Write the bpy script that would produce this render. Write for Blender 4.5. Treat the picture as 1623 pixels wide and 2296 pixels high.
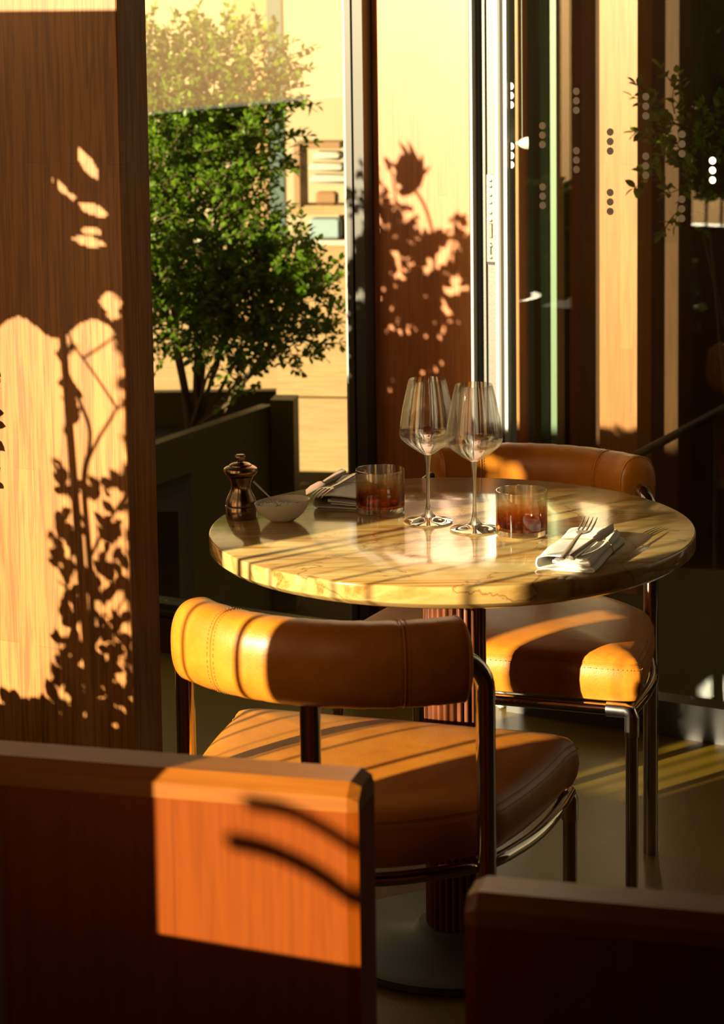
import bpy, math, random
from mathutils import Vector, Matrix, noise
random.seed(7)
R = math.radians
PI = math.pi
sc = bpy.context.scene
for o in list(bpy.data.objects):
    bpy.data.objects.remove(o, do_unlink=True)
COL = sc.collection

# ------------------------------------------------------------------ camera
cd = bpy.data.cameras.new('camera')
cam = bpy.data.objects.new('camera', cd)
COL.objects.link(cam)
_p, _r = R(6.858), R(0.7311)
fw = Vector((0, math.cos(_p), -math.sin(_p)))
rt0 = Vector((1, 0, 0))
up0 = rt0.cross(fw)
rt = math.cos(_r) * rt0 - math.sin(_r) * up0
up = math.sin(_r) * rt0 + math.cos(_r) * up0
m = Matrix((rt, up, -fw)).transposed().to_4x4()
m.translation = Vector((-.146, -3.8884, 1.632))
cam.matrix_world = m
cd.sensor_fit = 'HORIZONTAL'
cd.sensor_width = 36
cd.lens = 5254.3 / 1623 * 36
cd.shift_y = -(1148 - 625.02) / 1623
cd.clip_start = .05
cd.dof.use_dof = True
cd.dof.focus_distance = 4.05
cd.dof.aperture_fstop = 10.5
sc.camera = cam

# ------------------------------------------------------------------ light
AZ, EL = R(38), R(14)
S = Vector((math.cos(AZ) * math.cos(EL), math.sin(AZ) * math.cos(EL), -math.sin(EL)))   # travel of the sunlight
sl = bpy.data.lights.new('sun', 'SUN')
sl.energy = 17
sl.color = (1.0, .86, .58)
sl.angle = R(.45)
so = bpy.data.objects.new('sun', sl)
COL.objects.link(so)
so.rotation_euler = S.to_track_quat('-Z', 'Y').to_euler()
so.location = (-6, -5, 5)

w = bpy.data.worlds.new('sky')
sc.world = w
w.use_nodes = True
nt = w.node_tree
nt.nodes.clear()
out = nt.nodes.new('ShaderNodeOutputWorld')
bg = nt.nodes.new('ShaderNodeBackground')
sky = nt.nodes.new('ShaderNodeTexSky')
sky.sky_type = 'NISHITA'
sky.sun_disc = False
sky.sun_elevation = EL
sky.sun_rotation = R(232)
hs = nt.nodes.new('ShaderNodeHueSaturation')
hs.inputs['Saturation'].default_value = .55
nt.links.new(sky.outputs[0], hs.inputs['Color'])
wm = nt.nodes.new('ShaderNodeMix')
wm.data_type = 'RGBA'
wm.blend_type = 'MULTIPLY'
wm.inputs[0].default_value = 1
wm.inputs[7].default_value = (1, .68, .36, 1)
nt.links.new(hs.outputs[0], wm.inputs[6])
nt.links.new(wm.outputs[2], bg.inputs[0])
bg.inputs[1].default_value = .13
nt.links.new(bg.outputs[0], out.inputs[0])

sc.view_settings.view_transform = 'Standard'
sc.view_settings.look = 'None'
sc.view_settings.gamma = 1
sc.view_settings.exposure = 0.0
sc.cycles.transparent_max_bounces = 40
sc.cycles.max_bounces = 16
sc.cycles.transmission_bounces = 16
sc.view_settings.use_curve_mapping = False

# ------------------------------------------------------------------ mesh helpers
class MB:
    def __init__(s):
        s.v, s.f = [], []
    def add(s, vs, fs):
        n = len(s.v)
        s.v += [tuple(v) for v in vs]
        s.f += [tuple(i + n for i in f) for f in fs]
        return s
    def box(s, c, d, rz=0, bev=0):
        hx, hy, hz = d[0] / 2, d[1] / 2, d[2] / 2
        ca, sa = math.cos(rz), math.sin(rz)
        def P(x, y, z):
            return (c[0] + ca * x - sa * y, c[1] + sa * x + ca * y, c[2] + z)
        if bev <= 0:
            vs = [P(x, y, z) for z in (-hz, hz) for x, y in ((-hx, -hy), (hx, -hy), (hx, hy), (-hx, hy))]
            s.add(vs, [(3, 2, 1, 0), (4, 5, 6, 7), (0, 1, 5, 4), (1, 2, 6, 5), (2, 3, 7, 6), (3, 0, 4, 7)])
        else:
            b = min(bev, hx * .9, hy * .9, hz * .9)
            def ring(ix, z):
                x, y = hx - ix, hy - ix
                k = b - ix if ix < b else 0
                k = b
                return [P(a, bb, z) for a, bb in ((-x + k, -y), (x - k, -y), (x, -y + k), (x, y - k), (x - k, y), (-x + k, y), (-x, y - k), (-x, -y + k))]
            rs = [ring(b * .9, -hz), ring(0, -hz + b), ring(0, hz - b), ring(b * .9, hz)]
            s.loft(rs, closed=True, caps=True)
        return s
    def loft(s, rings, closed=True, caps=False, capa=None, capb=None):
        n = len(rings[0])
        vs = [v for r in rings for v in r]
        fs = []
        m_ = n if closed else n - 1
        for i in range(len(rings) - 1):
            for j in range(m_):
                k = (j + 1) % n
                fs.append((i * n + j, i * n + k, (i + 1) * n + k, (i + 1) * n + j))
        if caps or capa:
            fs.append(tuple(range(n - 1, -1, -1)))
        if caps or capb:
            o = (len(rings) - 1) * n
            fs.append(tuple(o + i for i in range(n)))
        s.add(vs, fs)
        return s
    def tube(s, pts, r, n=12, caps=True):
        pts = [Vector(p) for p in pts]
        rr = r if isinstance(r, (list, tuple)) else [r] * len(pts)
        t0 = (pts[1] - pts[0]).normalized()
        a = Vector((0, 0, 1)) if abs(t0.z) < .9 else Vector((1, 0, 0))
        nx = t0.cross(a).normalized()
        rings = []
        for i, p in enumerate(pts):
            t = (pts[min(i + 1, len(pts) - 1)] - pts[max(i - 1, 0)]).normalized()
            nx = (nx - t * nx.dot(t)).normalized()
            ny = t.cross(nx)
            rings.append([p + (nx * math.cos(2 * PI * k / n) + ny * math.sin(2 * PI * k / n)) * rr[i] for k in range(n)])
        s.loft(rings, caps=caps)
        return s
    def lathe(s, prof, n=48, c=(0, 0, 0), cap=True, fn=None):
        rings = []
        for r, z in prof:
            ring = []
            for k in range(n):
                a = 2 * PI * k / n
                rr = fn(r, z, a) if fn else r
                ring.append((c[0] + rr * math.cos(a), c[1] + rr * math.sin(a), c[2] + z))
            rings.append(ring)
        s.loft(rings, caps=cap)
        return s
    def build(s, name, mat, parent=None, smooth=True, loc=None, rz=0, sub=0):
        me = bpy.data.meshes.new(name)
        me.from_pydata(s.v, [], s.f)
        me.update()
        if smooth:
            me.polygons.foreach_set('use_smooth', [True] * len(me.polygons))
            me.update()
            try:
                me.set_sharp_from_angle(angle=R(38))
            except Exception:
                pass
        o = bpy.data.objects.new(name, me)
        COL.objects.link(o)
        if mat:
            me.materials.append(mat)
        if parent:
            o.parent = parent
        if loc is not None:
            o.location = loc
        o.rotation_euler.z = rz
        if sub:
            md = o.modifiers.new('sub', 'SUBSURF')
            md.levels = md.render_levels = sub
        return o

def tag(o, label=None, cat=None, group=None, kind=None):
    if label: o['label'] = label
    if cat: o['category'] = cat
    if group: o['group'] = group
    if kind: o['kind'] = kind
    return o

def empty(name, loc=(0, 0, 0), rz=0, label=None, cat=None, group=None, kind=None):
    o = bpy.data.objects.new(name, None)
    COL.objects.link(o)
    o.location = loc
    o.rotation_euler.z = rz
    return tag(o, label, cat, group, kind)

def catmull(pts, n=8, closed=False):
    P = [Vector(p) for p in pts]
    out_ = []
    N = len(P)
    segs = N if closed else N - 1
    for i in range(segs):
        if closed:
            p0, p1, p2, p3 = P[(i - 1) % N], P[i], P[(i + 1) % N], P[(i + 2) % N]
        else:
            p0, p1, p2, p3 = P[max(i - 1, 0)], P[i], P[i + 1], P[min(i + 2, N - 1)]
        for k in range(n):
            t = k / n
            out_.append(.5 * ((2 * p1) + (-p0 + p2) * t + (2 * p0 - 5 * p1 + 4 * p2 - p3) * t * t + (-p0 + 3 * p1 - 3 * p2 + p3) * t ** 3))
    if not closed:
        out_.append(P[-1].copy())
    return out_

# ------------------------------------------------------------------ materials
def newmat(name):
    m_ = bpy.data.materials.new(name)
    m_.use_nodes = True
    n = m_.node_tree
    b = n.nodes['Principled BSDF']
    return m_, n, b

def L(n, a, b):
    n.links.new(a, b)

def plain(name, col, rough=.5, metal=0, spec=.5, coat=0, bump=0, bscale=200, var=0, vscale=6):
    m_, n, b = newmat(name)
    b.inputs['Base Color'].default_value = (*col, 1)
    b.inputs['Roughness'].default_value = rough
    b.inputs['Metallic'].default_value = metal
    b.inputs['Specular IOR Level'].default_value = spec
    b.inputs['Coat Weight'].default_value = coat
    tc = n.nodes.new('ShaderNodeTexCoord')
    if bump:
        ns = n.nodes.new('ShaderNodeTexNoise')
        ns.inputs['Scale'].default_value = bscale
        ns.inputs['Detail'].default_value = 4
        L(n, tc.outputs['Object'], ns.inputs['Vector'])
        bp = n.nodes.new('ShaderNodeBump')
        bp.inputs['Strength'].default_value = bump
        bp.inputs['Distance'].default_value = .002
        L(n, ns.outputs[0], bp.inputs['Height'])
        L(n, bp.outputs[0], b.inputs['Normal'])
    if var:
        ns = n.nodes.new('ShaderNodeTexNoise')
        ns.inputs['Scale'].default_value = vscale
        ns.inputs['Detail'].default_value = 5
        L(n, tc.outputs['Object'], ns.inputs['Vector'])
        r_ = n.nodes.new('ShaderNodeValToRGB')
        r_.color_ramp.elements[0].position = .3
        r_.color_ramp.elements[1].position = .72
        r_.color_ramp.elements[0].color = (*[c * (1 - var) for c in col], 1)
        r_.color_ramp.elements[1].color = (*[min(1, c * (1 + var)) for c in col], 1)
        L(n, ns.outputs[0], r_.inputs[0])
        L(n, r_.outputs[0], b.inputs['Base Color'])
    return m_

def wood(name, ca, cb, stave=.04, length=.6, rough=.4, grain=1.0, axis='Z', coat=.15, spec=.5):
    """staved timber: narrow glued strips running along axis, with fine grain"""
    m_, n, b = newmat(name)
    tc = n.nodes.new('ShaderNodeTexCoord')
    sp = n.nodes.new('ShaderNodeSeparateXYZ')
    L(n, tc.outputs['Object'], sp.inputs[0])
    ad = n.nodes.new('ShaderNodeMath')
    ad.operation = 'ADD'
    long_, a1, a2 = {'Z': (2, 0, 1), 'X': (0, 1, 2)}[axis]
    L(n, sp.outputs[a1], ad.inputs[0])
    L(n, sp.outputs[a2], ad.inputs[1])
    cb_ = n.nodes.new('ShaderNodeCombineXYZ')
    L(n, sp.outputs[long_], cb_.inputs[0])
    L(n, ad.outputs[0], cb_.inputs[1])
    br = n.nodes.new('ShaderNodeTexBrick')
    br.inputs['Scale'].default_value = 1
    br.inputs['Mortar Size'].default_value = .0004
    br.inputs['Mortar Smooth'].default_value = .3
    br.inputs['Bias'].default_value = 0
    br.inputs['Brick Width'].default_value = length
    br.inputs['Row Height'].default_value = stave
    br.offset = .37
    br.inputs['Color1'].default_value = (*ca, 1)
    br.inputs['Color2'].default_value = (*cb, 1)
    br.inputs['Mortar'].default_value = (*[c * .6 for c in cb], 1)
    L(n, cb_.outputs[0], br.inputs['Vector'])
    mp = n.nodes.new('ShaderNodeMapping')
    mp.inputs['Scale'].default_value = (110, 110, 5) if axis == 'Z' else (5, 110, 110)
    L(n, tc.outputs['Object'], mp.inputs[0])
    ns = n.nodes.new('ShaderNodeTexNoise')
    ns.inputs['Scale'].default_value = 1.3
    ns.inputs['Detail'].default_value = 6
    ns.inputs['Distortion'].default_value = .6
    L(n, mp.outputs[0], ns.inputs['Vector'])
    rp = n.nodes.new('ShaderNodeValToRGB')
    lo = 1 - .42 * grain
    rp.color_ramp.elements[0].position = .36
    rp.color_ramp.elements[0].color = (lo, lo * .95, lo * .9, 1)
    rp.color_ramp.elements[1].position = .6
    rp.color_ramp.elements[1].color = (1, 1, 1, 1)
    L(n, ns.outputs[0], rp.inputs[0])
    mx = n.nodes.new('ShaderNodeMix')
    mx.data_type = 'RGBA'
    mx.blend_type = 'MULTIPLY'
    mx.inputs[0].default_value = 1
    L(n, br.outputs['Color'], mx.inputs[6])
    L(n, rp.outputs[0], mx.inputs[7])
    L(n, mx.outputs[2], b.inputs['Base Color'])
    b.inputs['Roughness'].default_value = rough
    b.inputs['Coat Weight'].default_value = coat
    b.inputs['Specular IOR Level'].default_value = spec
    b.inputs['Coat Roughness'].default_value = .3
    bp = n.nodes.new('ShaderNodeBump')
    bp.inputs['Strength'].default_value = .25 * grain
    bp.inputs['Distance'].default_value = .001
    L(n, ns.outputs[0], bp.inputs['Height'])
    L(n, bp.outputs[0], b.inputs['Normal'])
    return m_

def schlick(n, f0, k=1.0):
    lw = n.nodes.new('ShaderNodeLayerWeight')
    lw.inputs[0].default_value = .5
    pw = n.nodes.new('ShaderNodeMath')
    pw.operation = 'POWER'
    pw.inputs[1].default_value = 5
    L(n, lw.outputs['Facing'], pw.inputs[0])
    ma = n.nodes.new('ShaderNodeMath')
    ma.operation = 'MULTIPLY_ADD'
    ma.use_clamp = True
    ma.inputs[1].default_value = (1 - f0) * k
    ma.inputs[2].default_value = f0 * k
    L(n, pw.outputs[0], ma.inputs[0])
    return ma.outputs[0]

def pane_mat(name, tint=(1, 1, 1), ior=1.5, rough=0.0, boost=1.0):
    """window glass: lets light straight through, mirrors by fresnel"""
    m_ = bpy.data.materials.new(name)
    m_.use_nodes = True
    n = m_.node_tree
    n.nodes.clear()
    o = n.nodes.new('ShaderNodeOutputMaterial')
    tr = n.nodes.new('ShaderNodeBsdfTransparent')
    tr.inputs[0].default_value = (*tint, 1)
    gl = n.nodes.new('ShaderNodeBsdfGlossy')
    gl.inputs['Roughness'].default_value = rough
    mx = n.nodes.new('ShaderNodeMixShader')
    L(n, schlick(n, .04, boost), mx.inputs[0])
    L(n, tr.outputs[0], mx.inputs[1])
    L(n, gl.outputs[0], mx.inputs[2])
    L(n, mx.outputs[0], o.inputs[0])
    return m_

def leather(name, ca, cb):
    m_, n, b = newmat(name)
    tc = n.nodes.new('ShaderNodeTexCoord')
    n1 = n.nodes.new('ShaderNodeTexNoise')
    n1.inputs['Scale'].default_value = 14
    n1.inputs['Detail'].default_value = 7
    n1.inputs['Roughness'].default_value = .65
    L(n, tc.outputs['Object'], n1.inputs['Vector'])
    rp = n.nodes.new('ShaderNodeValToRGB')
    rp.color_ramp.elements[0].position = .35
    rp.color_ramp.elements[0].color = (*ca, 1)
    rp.color_ramp.elements[1].position = .68
    rp.color_ramp.elements[1].color = (*cb, 1)
    L(n, n1.outputs[0], rp.inputs[0])
    # fine pale scuffs
    vo = n.nodes.new('ShaderNodeTexVoronoi')
    vo.feature = 'DISTANCE_TO_EDGE'
    vo.inputs['Scale'].default_value = 150
    n2 = n.nodes.new('ShaderNodeTexNoise')
    n2.inputs['Scale'].default_value = 35
    L(n, tc.outputs['Object'], n2.inputs['Vector'])
    vm = n.nodes.new('ShaderNodeVectorMath')
    vm.operation = 'ADD'
    sc_ = n.nodes.new('ShaderNodeVectorMath')
    sc_.operation = 'SCALE'
    sc_.inputs['Scale'].default_value = .02
    L(n, n2.outputs['Color'], sc_.inputs[0])
    L(n, tc.outputs['Object'], vm.inputs[0])
    L(n, sc_.outputs[0], vm.inputs[1])
    L(n, vm.outputs[0], vo.inputs['Vector'])
    r2 = n.nodes.new('ShaderNodeValToRGB')
    r2.color_ramp.elements[0].position = 0
    r2.color_ramp.elements[0].color = (1.25, 1.25, 1.3, 1)
    r2.color_ramp.elements[1].position = .05
    r2.color_ramp.elements[1].color = (1, 1, 1, 1)
    L(n, vo.outputs['Distance'], r2.inputs[0])
    mx = n.nodes.new('ShaderNodeMix')
    mx.data_type = 'RGBA'
    mx.blend_type = 'MULTIPLY'
    mx.inputs[0].default_value = .5
    L(n, rp.outputs[0], mx.inputs[6])
    L(n, r2.outputs[0], mx.inputs[7])
    L(n, mx.outputs[2], b.inputs['Base Color'])
    b.inputs['Roughness'].default_value = .36
    b.inputs['Specular IOR Level'].default_value = .42
    n3 = n.nodes.new('ShaderNodeTexNoise')
    n3.inputs['Scale'].default_value = 420
    n3.inputs['Detail'].default_value = 3
    L(n, tc.outputs['Object'], n3.inputs['Vector'])
    bp = n.nodes.new('ShaderNodeBump')
    bp.inputs['Strength'].default_value = .22
    bp.inputs['Distance'].default_value = .0012
    L(n, n3.outputs[0], bp.inputs['Height'])
    b1 = n.nodes.new('ShaderNodeBump')
    b1.inputs['Strength'].default_value = .25
    b1.inputs['Distance'].default_value = .004
    L(n, n1.outputs[0], b1.inputs['Height'])
    L(n, bp.outputs[0], b1.inputs['Normal'])
    L(n, b1.outputs[0], b.inputs['Normal'])
    return m_

def marble():
    m_, n, b = newmat('yellow marble')
    tc = n.nodes.new('ShaderNodeTexCoord')
    mp = n.nodes.new('ShaderNodeMapping')
    mp.inputs['Rotation'].default_value = (0, 0, R(-14))
    mp.inputs['Scale'].default_value = (1.3, 13, 9)
    L(n, tc.outputs['Object'], mp.inputs[0])
    n1 = n.nodes.new('ShaderNodeTexNoise')
    n1.inputs['Scale'].default_value = 1.6
    n1.inputs['Detail'].default_value = 9
    n1.inputs['Roughness'].default_value = .62
    n1.inputs['Distortion'].default_value = 1.4
    L(n, mp.outputs[0], n1.inputs['Vector'])
    rp = n.nodes.new('ShaderNodeValToRGB')
    e = rp.color_ramp.elements
    e[0].position = .22
    e[0].color = (.20, .07, .012, 1)
    e[1].position = .75
    e[1].color = (.52, .40, .17, 1)
    x = e.new(.35); x.color = (.32, .15, .03, 1)
    x = e.new(.45); x.color = (.43, .26, .075, 1)
    x = e.new(.56); x.color = (.48, .34, .12, 1)
    L(n, n1.outputs[0], rp.inputs[0])
    # dark thin veins
    n2 = n.nodes.new('ShaderNodeTexNoise')
    n2.inputs['Scale'].default_value = 5
    n2.inputs['Detail'].default_value = 6
    n2.inputs['Distortion'].default_value = .9
    L(n, tc.outputs['Object'], n2.inputs['Vector'])
    sb = n.nodes.new('ShaderNodeMath')
    sb.operation = 'SUBTRACT'
    sb.inputs[1].default_value = .5
    ab = n.nodes.new('ShaderNodeMath')
    ab.operation = 'ABSOLUTE'
    L(n, n2.outputs[0], sb.inputs[0])
    L(n, sb.outputs[0], ab.inputs[0])
    r2 = n.nodes.new('ShaderNodeValToRGB')
    r2.color_ramp.elements[0].position = .0
    r2.color_ramp.elements[0].color = (.50, .33, .2, 1)
    r2.color_ramp.elements[1].position = .014
    r2.color_ramp.elements[1].color = (1, 1, 1, 1)
    L(n, ab.outputs[0], r2.inputs[0])
    mx = n.nodes.new('ShaderNodeMix')
    mx.data_type = 'RGBA'
    mx.blend_type = 'MULTIPLY'
    mx.inputs[0].default_value = .8
    L(n, rp.outputs[0], mx.inputs[6])
    L(n, r2.outputs[0], mx.inputs[7])
    L(n, mx.outputs[2], b.inputs['Base Color'])
    b.inputs['Roughness'].default_value = .13
    b.inputs['Specular IOR Level'].default_value = .6
    b.inputs['Coat Weight'].default_value = .15
    b.inputs['Coat Roughness'].default_value = .04
    return m_

def leafmat(name, ca, cb, rough=.38, trans=.35):
    m_, n, b = newmat(name)
    n.nodes.remove(b)
    o = n.nodes['Material Output']
    b = n.nodes.new('ShaderNodeBsdfPrincipled')
    tc = n.nodes.new('ShaderNodeTexCoord')
    ns = n.nodes.new('ShaderNodeTexNoise')
    ns.inputs['Scale'].default_value = 22
    ns.inputs['Detail'].default_value = 2
    L(n, tc.outputs['Object'], ns.inputs['Vector'])
    rp = n.nodes.new('ShaderNodeValToRGB')
    rp.color_ramp.elements[0].position = .35
    rp.color_ramp.elements[0].color = (*ca, 1)
    rp.color_ramp.elements[1].position = .65
    rp.color_ramp.elements[1].color = (*cb, 1)
    L(n, ns.outputs[0], rp.inputs[0])
    L(n, rp.outputs[0], b.inputs['Base Color'])
    b.inputs['Roughness'].default_value = rough
    tl = n.nodes.new('ShaderNodeBsdfTranslucent')
    L(n, rp.outputs[0], tl.inputs[0])
    mx = n.nodes.new('ShaderNodeMixShader')
    mx.inputs[0].default_value = trans
    L(n, b.outputs[0], mx.inputs[1])
    L(n, tl.outputs[0], mx.inputs[2])
    L(n, mx.outputs[0], o.inputs[0])
    return m_

def concrete(name, ca, cb, rough, scale=3, bump=.15, spec=.4):
    m_, n, b = newmat(name)
    tc = n.nodes.new('ShaderNodeTexCoord')
    ns = n.nodes.new('ShaderNodeTexNoise')
    ns.inputs['Scale'].default_value = scale
    ns.inputs['Detail'].default_value = 9
    ns.inputs['Roughness'].default_value = .6
    L(n, tc.outputs['Object'], ns.inputs['Vector'])
    rp = n.nodes.new('ShaderNodeValToRGB')
    rp.color_ramp.elements[0].position = .35
    rp.color_ramp.elements[0].color = (*ca, 1)
    rp.color_ramp.elements[1].position = .66
    rp.color_ramp.elements[1].color = (*cb, 1)
    L(n, ns.outputs[0], rp.inputs[0])
    L(n, rp.outputs[0], b.inputs['Base Color'])
    b.inputs['Roughness'].default_value = rough
    b.inputs['Specular IOR Level'].default_value = spec
    n2 = n.nodes.new('ShaderNodeTexNoise')
    n2.inputs['Scale'].default_value = 260
    L(n, tc.outputs['Object'], n2.inputs['Vector'])
    bp = n.nodes.new('ShaderNodeBump')
    bp.inputs['Strength'].default_value = bump
    bp.inputs['Distance'].default_value = .002
    L(n, n2.outputs[0], bp.inputs['Height'])
    L(n, bp.outputs[0], b.inputs['Normal'])
    return m_

M = {}
M['oak'] = wood('oak staves', (.40, .165, .034), (.34, .125, .022), .046, .9, .42, 1.0)
M['cherry'] = wood('red-brown staves', (.50, .175, .048), (.43, .14, .032), .040, .5, .38, .5)
M['cherry2'] = wood('red-brown long grain', (.185, .036, .0005), (.16, .030, .0005), .2, 3, .5, .35, 'Z', 0, .12)
M['lipping'] = wood('amber lipping', (.27, .085, .006), (.24, .07, .005), .3, 3, .4, .4, 'X', 0, .4)
M['darkwood'] = wood('dark brown boards', (.10, .035, .008), (.075, .025, .006), .12, 2, .4, .5)
M['siding'] = wood('weathered siding boards', (.40, .24, .10), (.35, .20, .08), .6, 3, .7, .5, 'X', 0)
M['mahogany'] = plain('mahogany', (.13, .035, .010), .35, coat=.4, var=.2, vscale=30)
M['leather'] = leather('tan leather', (.43, .132, .008), (.54, .195, .016))
M['stitch'] = plain('stitching thread', (.42, .20, .05), .7)
M['chrome'] = plain('chrome', (.62, .59, .52), .06, 1)
M['chrome_satin'] = plain('satin chrome', (.78, .77, .74), .22, 1)
M['marble'] = marble()
M['alu'] = plain('brushed aluminium', (.135, .125, .105), .42, .5, bump=.1)
M['white_paint'] = plain('white lacquered metal', (.40, .39, .35), .35)
M['lockplate'] = plain('lock plate steel', (.21, .19, .165), .35, .7, bump=.15, bscale=120)
M['bronze'] = plain('dark bronze frame', (.06, .055, .042), .42, .2)
M['greyframe'] = plain('grey frame', (.30, .28, .23), .45)
M['rubber'] = plain('black seal', (.01, .01, .01), .6)
M['floor'] = concrete('polished floor', (.10, .058, .003), (.14, .086, .006), .33, 2.2, .15, .3)
M['ground'] = concrete('terrace paving', (.038, .026, .004), (.055, .038, .007), .9, 4, .15, .05)
M['olive'] = plain('olive painted planter', (.09, .065, .008), .5, var=.15, vscale=3)
M['soil'] = plain('dark soil', (.035, .022, .012), .95, bump=1, bscale=60, var=.4, vscale=20)
M['cream'] = plain('cream render', (.38, .28, .16), .8, var=.04)
M['plaster'] = plain('warm plaster', (.42, .25, .11), .8)
M['brownwall'] = plain('brown wall', (.11, .045, .014), .6)
M['pane'] = pane_mat('window glass', (.93, .96, .92), 1.5, 0, 1.5)
M['pane2'] = pane_mat('door glass', (.90, .95, .90), 1.5, 0, 1.5)
M['palegreen'] = plain('pale green metal', (.17, .21, .145), .4, .3)
M['teal'] = plain('grey teal metal', (.10, .14, .12), .4, .3)
M['napkin'] = plain('white linen', (.84, .80, .72), .85, bump=.25, bscale=900)
M['linen2'] = plain('off-white cloth', (.50, .44, .34), .8)
M['string'] = plain('ochre elastic', (.42, .22, .05), .7)
M['cutlery'] = plain('brushed steel cutlery', (.46, .41, .34), .32, 1)
M['ceramic'] = plain('off-white ceramic', (.66, .60, .48), .35)
M['salt'] = plain('salt flakes', (.85, .80, .70), .7, bump=1, bscale=400)
M['millmetal'] = plain('copper coloured mill metal', (.27, .18, .11), .25, 1)
M['bark'] = plain('bark', (.12, .075, .035), .85, bump=.6, bscale=80)
M['stem'] = plain('green brown stem', (.14, .12, .04), .7)
M['leaf'] = leafmat('shrub leaf', (.10, .19, .010), (.25, .38, .025), .38, .5)
M['leafdark'] = leafmat('dark leaf', (.03, .07, .012), (.07, .13, .02), .4, .2)
M['leafsoft'] = leafmat('olive leaf', (.12, .17, .03), (.22, .27, .06), .4, .12)
M['orangeflower'] = plain('orange petals', (.75, .25, .02), .5)
M['lampwhite'] = plain('white enamel', (.86, .84, .78), .25, coat=.5)
M['dot'] = plain('frosted white dot', (.62, .60, .56), .6)
M['brownpaint'] = plain('brown wicker', (.26, .13, .05), .6)

# glass of the tableware
def glass_mat(name, thin=True):
    m_ = bpy.data.materials.new(name)
    m_.use_nodes = True
    n = m_.node_tree
    n.nodes.clear()
    o = n.nodes.new('ShaderNodeOutputMaterial')
    g = n.nodes.new('ShaderNodeBsdfGlass')
    g.inputs['IOR'].default_value = 1.5
    g.inputs['Roughness'].default_value = 0
    L(n, g.outputs[0], o.inputs[0])
    return m_, n, g, o
gm, _n, _g, _o = glass_mat('clear solid glass')
_t = _n.nodes.new('ShaderNodeBsdfTransparent')
_m = _n.nodes.new('ShaderNodeMixShader')
_m.inputs[0].default_value = .8
L(_n, _t.outputs[0], _m.inputs[1]); L(_n, _g.outputs[0], _m.inputs[2]); L(_n, _m.outputs[0], _o.inputs[0])
M['glass'] = gm
gb, _n, _g, _o = glass_mat('thin bowl glass')
_g.inputs['IOR'].default_value = 1.5
_t = _n.nodes.new('ShaderNodeBsdfTransparent')
_m = _n.nodes.new('ShaderNodeMixShader')
_m.inputs[0].default_value = .32
L(_n, _t.outputs[0], _m.inputs[1]); L(_n, _g.outputs[0], _m.inputs[2]); L(_n, _m.outputs[0], _o.inputs[0])
M['glassthin'] = gb
# tumbler wall: clear at the rim, amber towards the base
def amber():
    m_ = bpy.data.materials.new('amber tinted glass')
    m_.use_nodes = True
    n = m_.node_tree
    n.nodes.clear()
    o = n.nodes.new('ShaderNodeOutputMaterial')
    tc = n.nodes.new('ShaderNodeTexCoord')
    sp = n.nodes.new('ShaderNodeSeparateXYZ')
    L(n, tc.outputs['Object'], sp.inputs[0])
    mr = n.nodes.new('ShaderNodeMapRange')
    mr.inputs['From Min'].default_value = .012
    mr.inputs['From Max'].default_value = .076
    L(n, sp.outputs[2], mr.inputs['Value'])
    rp = n.nodes.new('ShaderNodeValToRGB')
    e = rp.color_ramp.elements
    e[0].position = 0; e[0].color = (.58, .27, .09, 1)
    e[1].position = .95; e[1].color = (.99, .985, .97, 1)
    x = e.new(.28); x.color = (.74, .43, .19, 1)
    x = e.new(.55); x.color = (.94, .84, .66, 1)
    L(n, mr.outputs[0], rp.inputs[0])
    tr = n.nodes.new('ShaderNodeBsdfTransparent')
    L(n, rp.outputs[0], tr.inputs[0])
    g = n.nodes.new('ShaderNodeBsdfGlass')
    g.inputs['IOR'].default_value = 1.45
    L(n, rp.outputs[0], g.inputs[0])
    m1 = n.nodes.new('ShaderNodeMixShader')
    m1.inputs[0].default_value = .25
    L(n, tr.outputs[0], m1.inputs[1]); L(n, g.outputs[0], m1.inputs[2])
    gl = n.nodes.new('ShaderNodeBsdfGlossy')
    gl.inputs['Roughness'].default_value = .02
    m2 = n.nodes.new('ShaderNodeMixShader')
    L(n, schlick(n, .04), m2.inputs[0]); L(n, m1.outputs[0], m2.inputs[1]); L(n, gl.outputs[0], m2.inputs[2])
    L(n, m2.outputs[0], o.inputs[0])
    return m_
M['amber'] = amber()

# ------------------------------------------------------------------ building axes
YW = R(-30)
A = Vector((math.cos(YW), math.sin(YW), 0))         # along the facade, towards the right and the room
N = Vector((A.y, -A.x, 0))                          # facade's inward normal
F0 = Vector((-.371, 1.75, 0))
def fac(s, n=0, z=0, o=F0):
    return o + A * s + N * n + Vector((0, 0, z))

def abox(mb, s0, s1, n0, n1, z0, z1, o=F0, bev=0):
    c = fac((s0 + s1) / 2, (n0 + n1) / 2, (z0 + z1) / 2, o)
    return mb.box(c, (abs(s1 - s0), abs(n1 - n0), abs(z1 - z0)), YW, bev)

def sbox(name, mat, s0, s1, n0, n1, z0, z1, o=F0, bev=0, parent=None, smooth=False):
    """one box built in the facade's own frame so that wood grain follows it"""
    mb = MB().box((0, 0, 0), (abs(s1 - s0), abs(n1 - n0), abs(z1 - z0)), 0, bev)
    return mb.build(name, mat, parent, smooth, fac((s0 + s1) / 2, (n0 + n1) / 2, (z0 + z1) / 2, o), YW)

ZC = 3.35
# floor of the room and the terrace outside
corner = fac(-1.55, -.1)
fl = MB().add([(-5.5, -6.2, 0), (3.6, -6.2, 0), (3.6, -.57 * 3.2 + 1.6, 0), fac(-1.47, 0), (-3.6, -.55, 0), (-5.5, -3, 0)], [(0, 1, 2, 3, 4, 5)])
tag(fl.build('floor', M['floor'], None, False), kind='structure')
tag(MB().box((-1, 6, -.36), (24, 26, .1)).build('ground', M['ground'], None, False), kind='structure')

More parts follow.
